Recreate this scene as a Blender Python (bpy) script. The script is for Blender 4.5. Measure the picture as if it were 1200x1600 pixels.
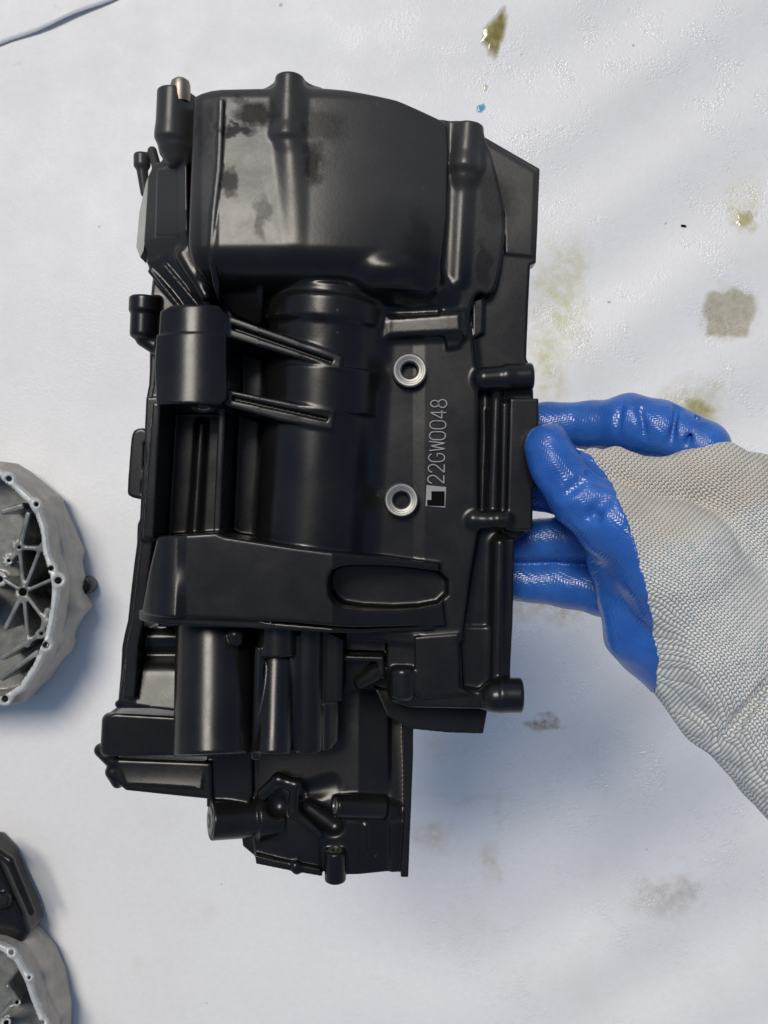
import bpy, math, random, time
import numpy as np
import openvdb
T0 = time.time()
random.seed(7); np.random.seed(7)
S = 0.0003            # metres per design unit (one unit = one photo pixel at the casting's reference plane)
ZREF = 0.60           # height of that plane above the floor
CAMZ = 1.05           # camera height; 1500 units above the reference plane
F = 1500.0
sc = bpy.context.scene
for o in list(bpy.data.objects): bpy.data.objects.remove(o)
COL = sc.collection

# ------------------------------------------------------------------ camera, sky, sun, exposure
cam = bpy.data.cameras.new('camera'); camo = bpy.data.objects.new('camera', cam); COL.objects.link(camo)
camo.location = (0, 0, CAMZ); camo.rotation_euler = (0, 0, 0)
cam.sensor_fit = 'VERTICAL'; cam.sensor_height = 36.0; cam.lens = 36.0 * F / 1600.0
cam.clip_start = 0.01; cam.clip_end = 100
sc.camera = camo
sun_dir = np.array([-0.20, 0.38, 0.92]); sun_dir /= np.linalg.norm(sun_dir)
elev = math.asin(sun_dir[2]); azim = math.atan2(sun_dir[0], sun_dir[1])
w = bpy.data.worlds.new('World'); sc.world = w; w.use_nodes = True
nt = w.node_tree; bg = nt.nodes['Background']
sky = nt.nodes.new('ShaderNodeTexSky'); sky.sky_type = 'NISHITA'; sky.sun_disc = False
sky.sun_elevation = elev; sky.sun_rotation = azim
sky.air_density = 1.0; sky.dust_density = 1.0; sky.ozone_density = 1.0
nt.links.new(sky.outputs[0], bg.inputs[0]); bg.inputs[1].default_value = 0.06
sl = bpy.data.lights.new('sun', 'SUN'); so = bpy.data.objects.new('sun', sl); COL.objects.link(so)
sl.energy = 1.5; sl.angle = math.radians(20); sl.color = (1.0, 0.93, 0.83)
so.rotation_euler = (math.acos(sun_dir[2]), 0, math.atan2(sun_dir[0], -sun_dir[1]))
so.location = tuple(sun_dir * 3)
sc.view_settings.view_transform = 'Standard'; sc.view_settings.look = 'None'
sc.view_settings.exposure = 0.55; sc.view_settings.gamma = 1.0; sc.view_settings.use_curve_mapping = False
sc.cycles.max_bounces = 6

# ------------------------------------------------------------------ helpers: coordinates
def pj(px, py, z):          # photo pixel at design height z -> design coordinates
    s = (F - z) / F
    return (600 + (px - 600) * s, 800 + (py - 800) * s, z)
def W(p):                   # design coordinates -> world
    return ((p[0] - 600) * S, -(p[1] - 800) * S, ZREF + p[2] * S)
def Wa(v):
    o = np.empty_like(v); o[:, 0] = (v[:, 0] - 600) * S; o[:, 1] = -(v[:, 1] - 800) * S; o[:, 2] = ZREF + v[:, 2] * S
    return o
def ZF(h):                  # design z of a height h (metres) above the floor
    return (h - ZREF) / S
def chaikin(poly, n=1):
    p = np.array(poly, float)
    for _ in range(n):
        q = np.roll(p, -1, 0); a = p * .75 + q * .25; b = p * .25 + q * .75
        p = np.stack([a, b], 1).reshape(-1, 2)
    return p
def polysdf(X, Y, poly):
    d = np.full(X.shape, 1e12, np.float32); sgn = np.ones(X.shape, np.float32)
    n = len(poly)
    for i in range(n):
        ax, ay = poly[i]; bx, by = poly[i - 1]
        ex, ey = bx - ax, by - ay; wx, wy = X - ax, Y - ay
        t = np.clip((wx * ex + wy * ey) / (ex * ex + ey * ey + 1e-9), 0, 1)
        dx, dy = wx - ex * t, wy - ey * t
        d = np.minimum(d, dx * dx + dy * dy)
        c1 = Y >= ay; c2 = Y < by; c3 = ex * wy > ey * wx
        flip = (c1 & c2 & c3) | (~c1 & ~c2 & ~c3)
        sgn = np.where(flip, -sgn, sgn)
    return sgn * np.sqrt(d)

# ------------------------------------------------------------------ helpers: solid modelling on a distance grid
class Field:
    def __init__(s, lo, hi, vox):
        s.lo = np.array(lo, float); s.v = vox
        s.n = np.ceil((np.array(hi, float) - s.lo) / vox).astype(int) + 1
        s.ax = [(s.lo[i] + np.arange(s.n[i]) * vox).astype(np.float32) for i in range(3)]
        s.D = np.full(s.n, 60.0, np.float32); s.L = np.zeros(s.n, np.int8); s.names = ['body']
        s.cur = 0
    def part(s, name):
        if name not in s.names: s.names.append(name)
        s.cur = s.names.index(name)
    def box(s, lo, hi, m):
        a = np.clip(np.floor((np.array(lo, float) - m - s.lo) / s.v), 0, s.n).astype(int)
        b = np.clip(np.ceil((np.array(hi, float) + m - s.lo) / s.v) + 1, 0, s.n).astype(int)
        return tuple(slice(a[i], b[i]) for i in range(3))
    def grid(s, sl):
        return s.ax[0][sl[0]][:, None, None], s.ax[1][sl[1]][None, :, None], s.ax[2][sl[2]][None, None, :]
    def add(s, sl, d, k):
        D = s.D[sl]
        if D.size == 0: return
        s.L[sl] = np.where(d < D, s.cur, s.L[sl]).astype(np.int8)
        if k > 0:
            h = np.maximum(k - np.abs(D - d), 0) / k
            s.D[sl] = np.minimum(D, d) - h * h * k * 0.25
        else: s.D[sl] = np.minimum(D, d)
    def sub(s, sl, d, k, relabel=False):
        D = s.D[sl]
        if D.size == 0: return
        d = -d
        if relabel: s.L[sl] = np.where(d > D - 2, s.cur, s.L[sl]).astype(np.int8)
        if k > 0:
            h = np.maximum(k - np.abs(D - d), 0) / k
            s.D[sl] = np.maximum(D, d) + h * h * k * 0.25
        else: s.D[sl] = np.maximum(D, d)
    def op(s, sl, d, k, cut, rel=False):
        (s.sub(sl, d, k, rel) if cut else s.add(sl, d, k))
    # --- primitives; points are design coordinates
    def cone(s, a, b, ra, rb=None, k=6, cut=False):
        rb = ra if rb is None else rb
        a = np.array(a, float); b = np.array(b, float); R = max(ra, rb)
        sl = s.box(np.minimum(a, b) - R, np.maximum(a, b) + R, k + 6)
        X, Y, Z = s.grid(sl); e = b - a; L2 = max((e * e).sum(), 1e-6)
        wx, wy, wz = X - a[0], Y - a[1], Z - a[2]
        t = np.clip((wx * e[0] + wy * e[1] + wz * e[2]) / L2, 0, 1)
        d = np.sqrt((wx - e[0] * t) ** 2 + (wy - e[1] * t) ** 2 + (wz - e[2] * t) ** 2) - (ra + (rb - ra) * t)
        s.op(sl, d.astype(np.float32), k, cut)
    def cyl(s, a, b, r, rnd=3, k=6, cut=False):
        a = np.array(a, float); b = np.array(b, float)
        sl = s.box(np.minimum(a, b) - r, np.maximum(a, b) + r, k + 6)
        X, Y, Z = s.grid(sl); e = b - a; L = np.sqrt((e * e).sum()); e = e / L
        wx, wy, wz = X - a[0], Y - a[1], Z - a[2]
        t = wx * e[0] + wy * e[1] + wz * e[2]
        q = np.sqrt(np.maximum(wx * wx + wy * wy + wz * wz - t * t, 0)) - r + rnd
        h = np.abs(t - L / 2) - L / 2 + rnd
        d = np.minimum(np.maximum(q, h), 0) + np.sqrt(np.maximum(q, 0) ** 2 + np.maximum(h, 0) ** 2) - rnd
        s.op(sl, d.astype(np.float32), k, cut)
    def ell(s, c, r, k=6, cut=False):
        c = np.array(c, float); r = np.array(r, float)
        sl = s.box(c - r, c + r, k + 6); X, Y, Z = s.grid(sl)
        p = np.sqrt(((X - c[0]) / r[0]) ** 2 + ((Y - c[1]) / r[1]) ** 2 + ((Z - c[2]) / r[2]) ** 2)
        s.op(sl, ((p - 1) * r.min()).astype(np.float32), k, cut)
    def prism(s, poly, z0, z1, rnd=4, k=6, cut=False, sm=0, draft=0.0, at=None, rel=False):
        """outline given in photo pixels as seen at height `at` (default the top)"""
        zt = z1 if not callable(z1) else None
        ref = at if at is not None else (zt if zt is not None else 0)
        if cut and at is None: ref = zt if zt is not None else 0
        P = np.array([pj(x, y, ref)[:2] for x, y in poly])
        if sm: P = chaikin(P, sm)
        zmax = z1 if zt is not None else 70
        fl = draft * (zmax - z0) if draft > 0 else 0
        sl = s.box((P[:, 0].min() - fl, P[:, 1].min() - fl, z0), (P[:, 0].max() + fl, P[:, 1].max() + fl, zmax), k + 6)
        X, Y, Z = s.grid(sl)
        X2, Y2 = np.broadcast_arrays(X[:, :, 0], Y[:, :, 0])
        d2 = polysdf(X2, Y2, P)
        if zt is None:
            q = (F - ref) / F
            top = np.asarray(z1(600 + (X2 - 600) / q, 800 + (Y2 - 800) / q), np.float32) + 0 * X2
            gx, gy = np.gradient(top, s.v) if min(top.shape) > 1 else (0, 0)
            c = 1 / np.sqrt(1 + gx ** 2 + gy ** 2)
            up = (Z - top[:, :, None]) * c[:, :, None]
        else:
            top = np.full(X2.shape, zt, np.float32); up = Z - zt + 0 * d2[:, :, None]
        q2 = d2[:, :, None] - draft * np.maximum(top[:, :, None] - Z, 0)
        q2 = q2 + rnd; h = np.maximum(z0 - Z, up) + rnd
        d = np.minimum(np.maximum(q2, h), 0) + np.sqrt(np.maximum(q2, 0) ** 2 + np.maximum(h, 0) ** 2) - rnd
        s.op(sl, d.astype(np.float32), k, cut, rel)
    def mesh(s, iso=0.0):
        g = openvdb.FloatGrid(background=60.0); g.copyFromArray(s.D)
        pts, tris, quads = g.convertToPolygons(isovalue=iso, adaptivity=0.0)
        idx = np.clip(np.rint(pts).astype(int), 0, s.n - 1)
        lab = s.L[idx[:, 0], idx[:, 1], idx[:, 2]]
        return pts * s.v + s.lo, quads.astype(np.int64), lab

def vnormals(v, q):
    a = v[q[:, 2]] - v[q[:, 0]]; b = v[q[:, 3]] - v[q[:, 1]]
    n = np.cross(a, b); out = np.zeros_like(v)
    for i in range(4):
        for c in range(3): out[:, c] += np.bincount(q[:, i], n[:, c], len(v))
    return out / (np.linalg.norm(out, axis=1, keepdims=True) + 1e-12)
def make_mesh(name, v, q, nrm=None, attrs=None):
    used = np.unique(q); m = np.full(len(v), -1); m[used] = np.arange(len(used))
    vv = v[used]; qq = m[q]
    me = bpy.data.meshes.new(name)
    me.vertices.add(len(vv)); me.vertices.foreach_set('co', vv.astype(np.float32).ravel())
    me.loops.add(qq.size); me.loops.foreach_set('vertex_index', qq.astype(np.int32).ravel())
    me.polygons.add(len(qq)); me.polygons.foreach_set('loop_start', np.arange(0, qq.size, 4, dtype=np.int32))
    me.update(calc_edges=True)
    me.polygons.foreach_set('use_smooth', np.ones(len(qq), bool))
    if attrs:
        for k, a in attrs.items():
            at = me.attributes.new(k, 'FLOAT_VECTOR', 'POINT'); at.data.foreach_set('vector', a[used].astype(np.float32).ravel())
    if nrm is not None: me.normals_split_custom_set_from_vertices(nrm[used].astype(np.float32))
    return me
def link(name, me, mat=None, parent=None):
    o = bpy.data.objects.new(name, me); COL.objects.link(o)
    if mat is not None and me is not None: me.materials.append(mat)
    if parent is not None: o.parent = parent
    return o
def empty(name, loc=(0, 0, 0)):
    o = bpy.data.objects.new(name, None); COL.objects.link(o); o.location = loc; o.empty_display_size = .02
    return o
def tag(o, label=None, cat=None, group=None, kind=None):
    if label: o['label'] = label
    if cat: o['category'] = cat
    if group: o['group'] = group
    if kind: o['kind'] = kind
    return o
def field_parts(f, root, mats, default, world_fix=None, attrs_fn=None):
    v, q, lab = f.mesh(); vw = Wa(v)
    q = q[:, ::-1]
    n = vnormals(vw, q)
    c = vw.mean(0)
    if (((vw - c) * n).sum(1)).mean() < 0: q = q[:, ::-1]; n = -n
    ql = lab[q[:, 0]]; out = {}
    loc = np.array(root.location)
    at = attrs_fn(v) if attrs_fn else None
    for i, nm in enumerate(f.names):
        sel = ql == i
        if sel.sum() < 4: continue
        me = make_mesh(nm, vw - loc, q[sel], n, at)
        base = nm.split('#')[0]
        out[nm] = link(base, me, mats.get(base, default), root)
    return out
def tube_mesh(name, pts, r, seg=8, closed=False):
    P = np.array(pts, float); n = len(P); vs = []; fs = []
    for i in range(n):
        a = P[(i - 1) % n] if (closed or i > 0) else P[0]; b = P[(i + 1) % n] if (closed or i < n - 1) else P[-1]
        t = b - a; t /= np.linalg.norm(t) + 1e-12
        u = np.cross(t, (0, 0, 1)); 
        if np.linalg.norm(u) < 1e-3: u = np.cross(t, (1, 0, 0))
        u /= np.linalg.norm(u); w_ = np.cross(t, u)
        for j in range(seg):
            an = 2 * math.pi * j / seg; vs.append(P[i] + r * (math.cos(an) * u + math.sin(an) * w_))
    m = n if closed else n - 1
    for i in range(m):
        for j in range(seg):
            a = i * seg + j; b = i * seg + (j + 1) % seg; c = ((i + 1) % n) * seg + (j + 1) % seg; d = ((i + 1) % n) * seg + j
            fs.append((a, b, c, d))
    if not closed:
        fs.append(tuple(range(seg - 1, -1, -1))); fs.append(tuple((n - 1) * seg + j for j in range(seg)))
    me = bpy.data.meshes.new(name); me.from_pydata([tuple(p) for p in vs], [], fs)
    for p in me.polygons: p.use_smooth = True
    return me
def lathe_mesh(name, prof, centre, axis, seg=40, cap=True):
    """profile of (radius, height) in design units turned about axis at centre (design coordinates)"""
    c = np.array(W(centre)); ax = np.array([axis[0], -axis[1], axis[2]], float); ax /= np.linalg.norm(ax)
    u = np.cross(ax, (0, 1, 0)); 
    if np.linalg.norm(u) < 1e-3: u = np.cross(ax, (1, 0, 0))
    u /= np.linalg.norm(u); w_ = np.cross(ax, u); vs = []; fs = []
    for r, h in prof:
        for j in range(seg):
            an = 2 * math.pi * j / seg
            vs.append(tuple(c + S * (h * ax + r * (math.cos(an) * u + math.sin(an) * w_))))
    for i in range(len(prof) - 1):
        for j in range(seg):
            fs.append((i * seg + j, i * seg + (j + 1) % seg, (i + 1) * seg + (j + 1) % seg, (i + 1) * seg + j))
    if cap and prof[-1][0] > 0.01: fs.append(tuple((len(prof) - 1) * seg + j for j in range(seg)))
    if cap and prof[0][0] > 0.01: fs.append(tuple(range(seg - 1, -1, -1)))
    me = bpy.data.meshes.new(name); me.from_pydata(vs, [], fs)
    for p in me.polygons: p.use_smooth = True
    me.set_sharp_from_angle(angle=math.radians(35))
    return me

# ------------------------------------------------------------------ helpers: materials
def mat(name):
    m = bpy.data.materials.new(name); m.use_nodes = True
    return m, m.node_tree, m.node_tree.nodes['Principled BSDF']
class N:
    def __init__(s, nt): s.nt = nt
    def __call__(s, typ, ins=None, **kw):
        n = s.nt.nodes.new('ShaderNode' + typ)
        for k, v in kw.items(): setattr(n, k, v)
        for k, v in (ins or {}).items():
            if isinstance(v, bpy.types.NodeSocket): s.nt.links.new(v, n.inputs[k])
            else: n.inputs[k].default_value = v
        return n
    def math(s, op, a, b=0.0, c=0.0):
        return s('Math', {0: a, 1: b, 2: c}, operation=op).outputs[0]
    def ramp(s, fac, stops):
        n = s('ValToRGB', {0: fac}); e = n.color_ramp.elements
        for i, (p, c) in enumerate(stops):
            el = e[i] if i < 2 else e.new(p)
            el.position = p; el.color = c if len(c) == 4 else (*c, 1)
        return n.outputs[0]
    def mix(s, f, a, b):
        n = s('Mix', data_type='RGBA')
        for i, v in ((0, f), (6, a), (7, b)):
            if isinstance(v, bpy.types.NodeSocket): s.nt.links.new(v, n.inputs[i])
            else: n.inputs[i].default_value = v if not isinstance(v, tuple) or len(v) == 4 else (*v, 1)
        return n.outputs[2]
    def noise(s, vec, scale, detail=3, rough=.5, dist=0.0):
        return s('TexNoise', {'Vector': vec, 'Scale': scale, 'Detail': detail, 'Roughness': rough, 'Distortion': dist}).outputs[0]
    def pos(s): return s('NewGeometry').outputs['Position']
    def mapr(s, v, a, b, c=0.0, d=1.0):
        return s('MapRange', {0: v, 1: a, 2: b, 3: c, 4: d}).outputs[0]
    def bump(s, h, strength, dist, nrm=None):
        i = {'Height': h, 'Strength': strength, 'Distance': dist}
        if nrm is not None: i['Normal'] = nrm
        return s('Bump', i).outputs[0]
def L(nt, a, b): nt.links.new(a, b)

def black_paint():
    m, nt, b = mat('black_engine_paint'); n = N(nt); p = n.pos()
    y = n('SeparateXYZ', {0: p}).outputs[1]
    dryz = n.mapr(y, .115, .150)                                                # the drum is dry and dusty, the rest wiped with oil
    wn = n('TexNoise', {'Vector': p, 'Scale': 140.0, 'Detail': 4.0, 'Roughness': .55}).outputs[1]
    pw = n('VectorMath', {0: n('VectorMath', {0: wn, 1: (.5, .5, .5)}, operation='SUBTRACT').outputs[0], 1: (.013, .013, .0), 2: p}, operation='MULTIPLY_ADD').outputs[0]
    oilm = 0.0                                                                  # wet oil smears, each with its own place and shape
    for sx, sy, rx, ry, sw in ((400, 182, 34, 22, 1), (372, 208, 30, 9, 1), (364, 292, 12, 24, .8), (490, 262, 18, 34, .9), (508, 200, 34, 30, .55), (322, 205, 16, 44, .5), (780, 290, 40, 50, .6), (760, 400, 12, 40, .7), (655, 380, 22, 55, .5), (495, 505, 14, 24, .6), (410, 345, 12, 36, .45), (380, 160, 22, 8, .6)):
        c = W(pj(sx, sy, 0)); d = n('VectorMath', {0: pw, 1: (c[0], c[1], 0)}, operation='SUBTRACT').outputs[0]
        d = n('VectorMath', {0: d, 1: (1 / (rx * S), 1 / (ry * S), 0)}, operation='MULTIPLY').outputs[0]
        oilm = n.math('MAXIMUM', oilm, n.math('MULTIPLY', n.mapr(n('VectorMath', {0: d}, operation='LENGTH').outputs['Value'], 1.2, .62), sw))
    grain = n.noise(p, 2400, 2, .6)
    cast = n.noise(p, 500, 3, .6)
    dust = n.mapr(n.noise(p, 24, 4, .65), .45, .75)
    base = n.mix(dust, (.0065, .0066, .0070), (.012, .0117, .0112))
    dryc = n.math('MULTIPLY', dryz, n.math('MULTIPLY_ADD', oilm, -1.0, 1.0))
    base = n.mix(dryc, base, n.mix(grain, (.022, .0215, .020), (.050, .048, .045)))
    scr = n('TexNoise', {'Vector': n('VectorMath', {0: p, 1: (1.0, 6.0, 1.0)}, operation='MULTIPLY').outputs[0], 'Scale': 420.0, 'Detail': 3.0}).outputs[0]
    base = n.mix(n.math('MULTIPLY', n.mapr(scr, .70, .78), .35), base, (.05, .05, .05))
    pt = n('NewGeometry').outputs['Pointiness']
    worn = n.math('MULTIPLY', n.mapr(pt, .545, .60), n.mapr(n.noise(p, 260, 4, .7), .48, .66))   # paint rubbed thin along the edges
    base = n.mix(n.math('MULTIPLY', worn, .55), base, (.11, .105, .095))
    L(nt, base, b.inputs['Base Color'])
    L(nt, n.math('MULTIPLY_ADD', oilm, -.36, .50), b.inputs['Specular IOR Level'])
    r = n.mapr(dryz, 0.0, 1.0, .225, .29)
    r = n.math('MULTIPLY_ADD', n.noise(p, 60, 5, .65, .5), .22, n.math('SUBTRACT', r, .075)); r = n.math('MULTIPLY', r, n.math('MULTIPLY_ADD', oilm, .25, 1.0))
    L(nt, r, b.inputs['Roughness'])
    b.inputs['IOR'].default_value = 1.40
    h = n.math('MULTIPLY_ADD', grain, .5, n.math('MULTIPLY', cast, 1.0))
    h = n.math('MULTIPLY', h, n.math('MULTIPLY_ADD', dryz, .55, .45))
    h = n.math('MULTIPLY_ADD', n.math('MULTIPLY', oilm, n.noise(p, 1100, 2)), 1.6, h)
    L(nt, n.bump(h, .35, .00012), b.inputs['Normal'])
    return m
def metal(name, col, rough, noise=0.05):
    m, nt, b = mat(name); n = N(nt); p = n.pos()
    b.inputs['Metallic'].default_value = 1.0
    L(nt, n.mix(n.noise(p, 900, 3), tuple(c * .75 for c in col), col), b.inputs['Base Color'])
    L(nt, n.math('MULTIPLY_ADD', n.noise(p, 1500, 2), .2, rough), b.inputs['Roughness'])
    L(nt, n.bump(n.noise(p, 3000, 2), noise, .0004), b.inputs['Normal'])
    return m
M = {}
M['black'] = black_paint()
M['steel'] = metal('machined_steel', (.33, .325, .305), .38)
M['bronze'] = metal('bronzed_pin', (.34, .29, .24), .35)
def simple(name, col, rough, met=0.0, bump=0.0, scale=800):
    m, nt, b = mat(name); n = N(nt); p = n.pos()
    L(nt, n.mix(n.noise(p, scale * .15, 4), tuple(c * .8 for c in col), tuple(min(c * 1.15, 1) for c in col)), b.inputs['Base Color'])
    b.inputs['Roughness'].default_value = rough; b.inputs['Metallic'].default_value = met
    if bump: L(nt, n.bump(n.noise(p, scale, 3), bump, .0006), b.inputs['Normal'])
    return m
M['gasket'] = simple('raw_gasket_face', (.42, .41, .37), .5, 0, .3, 900)
M['engrave'] = simple('engraved_line', (.30, .30, .29), .5)
M['plate'] = simple('etched_square', (.27, .27, .27), .45)
M['ink'] = simple('black_patch', (.002, .002, .002), .6); M['ink'].node_tree.nodes['Principled BSDF'].inputs['Specular IOR Level'].default_value = 0.05
M['bore_steel'] = metal('shadowed_thread', (.075, .073, .07), .22)
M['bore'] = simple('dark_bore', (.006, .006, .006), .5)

# ------------------------------------------------------------------ floor: white foam sheeting
FS = CAMZ / F                                  # metres per photo pixel on the floor
def fl(px, py): return ((px - 600) * FS, -(py - 800) * FS)
def floor_material(name, stains):
    m, nt, b = mat(name); n = N(nt); p = n.pos()
    warp = n('VectorMath', {0: n('TexNoise', {'Vector': p, 'Scale': 38.0, 'Detail': 4.0}).outputs[1], 1: (.5, .5, .5)}, operation='SUBTRACT').outputs[0]
    pw = n('VectorMath', {0: warp, 1: (.05, .05, .0), 2: p}, operation='MULTIPLY_ADD').outputs[0]
    dirt = n.mapr(n.noise(p, 5, 5, .6), .50, .80)
    col = n.mix(dirt, (.765, .762, .75), (.70, .692, .67))
    fine = n.mapr(n.noise(p, 150, 4, .65), .35, .75)
    col = n.mix(n.math('MULTIPLY', fine, .22), col, (.60, .60, .59))
    speck = n.mapr(n.noise(p, 75, 1, .4), .80, .82)
    col = n.mix(n.math('MULTIPLY', speck, .5), col, (.12, .10, .08))
    brk = n.mapr(n.noise(p, 90, 3, .7), .25, .62)
    for (px, py, rx, ry, c, st, edge) in stains:
        x, y = fl(px, py)
        d = n('VectorMath', {0: pw, 1: (x, y, 0)}, operation='SUBTRACT').outputs[0]
        d = n('VectorMath', {0: d, 1: (1 / (rx * FS), 1 / (ry * FS), 0)}, operation='MULTIPLY').outputs[0]
        d = n('VectorMath', {0: d}, operation='LENGTH').outputs['Value']
        mask = n.math('MULTIPLY', n.mapr(d, 1.0, 1.0 - edge), st)
        mask = n.math('MULTIPLY', mask, brk)
        col = n.mix(mask, col, c)
    L(nt, col, b.inputs['Base Color'])
    b.inputs['IOR'].default_value = 1.45
    gl = n.noise(p, 9, 3, .6)                     # film sheen is patchy
    wetm = n.math('MULTIPLY', n.mapr(n.noise(p, 26, 4, .7), .47, .58), n.math('MULTIPLY', n.mapr(gl, .40, .55), n.mapr(n('SeparateXYZ', {0: pw}).outputs[0], -.05, .16, .12, 1.0)))        # thin wet film in patches
    L(nt, n.math('MULTIPLY_ADD', wetm, -.34, n.mapr(gl, .35, .65, .55, .42)), b.inputs['Roughness'])
    v = n('TexVoronoi', {'Vector': p, 'Scale': 330.0}).outputs['Distance']
    h = n.math('MULTIPLY_ADD', n.noise(p, 520, 3, .7), 1.0, n.math('MULTIPLY', v, .7))
    h = n.math('MULTIPLY_ADD', n.noise(p, 60, 3, .5), .6, h)
    L(nt, n.bump(h, n.math('MULTIPLY_ADD', wetm, .48, .13), .0011), b.inputs['Normal'])
    return m
olive = (.42, .38, .17); rust = (.36, .25, .14); tan = (.50, .46, .36)
STAINS = [
 (1140, 488, 50, 50, (.58, .54, .45), .6, .25), (1165, 340, 26, 30, (.50, .46, .27), .7, .5), (1165, 300, 50, 50, (.62, .60, .47), .5, .7),
 (872, 470, 60, 130, (.56, .53, .34), .85, .8), (852, 570, 44, 70, (.52, .48, .29), .85, .8), (1085, 640, 70, 60, (.48, .45, .27), .7, .6), (900, 400, 25, 60, (.58, .55, .40), .5, .8),
 (850, 1127, 30, 16, (.30, .19, .09), 1.0, .6), (680, 1165, 45, 30, (.60, .53, .42), .5, .9), (668, 1305, 50, 30, (.52, .44, .34), .6, .8), (765, 1350, 22, 45, (.55, .49, .40), .6, .8),
 (1040, 1405, 65, 45, (.50, .45, .40), .75, .8), (1075, 1390, 24, 30, (.38, .34, .30), .6, .7), (318, 1432, 30, 20, (.66, .63, .54), .6, .9), (215, 1512, 30, 25, (.66, .63, .55), .5, .9),
 (855, 930, 85, 48, (.42, .36, .22), .95, .9), (24, 95, 14, 10, (.62, .58, .42), .7, .8), (95, 8, 10, 8, (.55, .50, .38), .7, .8), (730, 1460, 60, 60, (.66, .63, .58), .5, .9),
 (775, 1250, 14, 60, (.60, .54, .44), .45, .8), (720, 1245, 90, 10, (.60, .55, .46), .35, .8), (930, 700, 60, 40, (.60, .56, .40), .5, .9),
 (500, 60, 200, 40, (.76, .77, .75), .4, .9),
]
M['foam'] = floor_material('white_foam_sheet', STAINS)
def floor_h(x, y):
    r = 0.0016 * np.sin((y * 21 - x * 9) + 1.1 * np.sin(x * 7 + 1) + .6 * np.sin(y * 5))
    r += 0.0019 * np.sin((y * 47 - x * 16) + 1.7 * np.sin(x * 11) + 2) * (x > -.1) * np.clip((x + .1) * 4, 0, 1)
    r += 0.0022 * np.sin(x * 8.3 + 2.2 * np.sin(y * 4.1))
    return r * np.clip(2.2 - np.hypot(x, y), 0, 1)
def axis_pts(a, b, step, far):
    c = np.arange(a, b + 1e-6, step)
    return np.concatenate([[-far, -1.6, -1.1], c, [1.1, 1.6, far]])
gx = axis_pts(-.62, .62, .004, 4.0); gy = axis_pts(-.80, .80, .004, 4.0)
GX, GY = np.meshgrid(gx, gy, indexing='ij'); nx, ny = GX.shape
fv = np.stack([GX, GY, floor_h(GX, GY)], -1).reshape(-1, 3)
I = np.arange(nx * ny).reshape(nx, ny)
fq = np.stack([I[:-1, :-1], I[1:, :-1], I[1:, 1:], I[:-1, 1:]], -1).reshape(-1, 4)
tag(link('floor', make_mesh('floor', fv, fq), M['foam']), kind='structure')

# a second foam sheet laps over the first one in the far corner
def lap_sheet():
    n1, n2 = 130, 24; vs = []; fs = []
    a = np.array(fl(-1200, 589)); b = np.array(fl(1400, -525)); d = (b - a) / np.linalg.norm(b - a); nn = np.array([-d[1], d[0]])
    ln = np.linalg.norm(b - a)
    for i in range(n1 + 1):
        t = i / n1; wob = .0015 * math.sin(t * 58) + .0012 * math.sin(t * 137 + 1)
        for j in range(n2 + 1):
            s_ = (j / n2) ** 1.6 * .9
            c = a + d * t * ln + nn * (s_ + wob * max(0, 1 - s_ * 6))
            lift = .0024 * math.exp(-s_ / .03) * (0.5 + .9 * math.exp(-((t - .498) / .018) ** 2) + .25 * math.sin(t * 90))
            vs.append((c[0], c[1], .0022 + max(lift, 0) + float(floor_h(np.array(c[0]), np.array(c[1])))))
    k = n2 + 1
    for i in range(n1):
        for j in range(n2): fs.append((i * k + j, (i + 1) * k + j, (i + 1) * k + j + 1, i * k + j + 1))
    me = bpy.data.meshes.new('foam_sheet'); me.from_pydata(vs, [], fs)
    for p in me.polygons: p.use_smooth = True
    o = link('foam_sheet', me, M['foam'])
    md = o.modifiers.new('thickness', 'SOLIDIFY'); md.thickness = .0012; md.offset = -1
    return tag(o, 'white foam sheet lapping over the floor sheet in the upper left corner', 'foam sheet')
lap_sheet()

# wet drops of oil standing on the foam
def oil_mat(name, col, dens):
    m, nt, b = mat(name); n = N(nt)
    nt.nodes.remove(b); out = nt.nodes['Material Output']
    dep = n('Attribute', attribute_name='depth').outputs['Fac']
    dep = n.math('MULTIPLY', n.mapr(dep, 0.0, dens), n.mapr(n.noise(n.pos(), 160, 3, .6), .2, .6, .55, 1.0))
    tr = n('BsdfTransparent', {'Color': n.mix(dep, (1.0, 1.0, 1.0), col)}); gl = n('BsdfGlossy', {'Roughness': .10, 'Color': (1, 1, 1, 1)})
    fr = n('Fresnel', {'IOR': 1.45}); mx = n('MixShader', {0: fr.outputs[0], 1: tr.outputs[0], 2: gl.outputs[0]})
    L(nt, mx.outputs[0], out.inputs[0])
    return m
M['oil'] = oil_mat('standing_oil', (.50, .46, .22), .4); M['oil_pale'] = oil_mat('thin_oil', (.80, .77, .56), .5); M['coolant'] = oil_mat('blue_coolant', (.30, .62, .72), .3)
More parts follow.
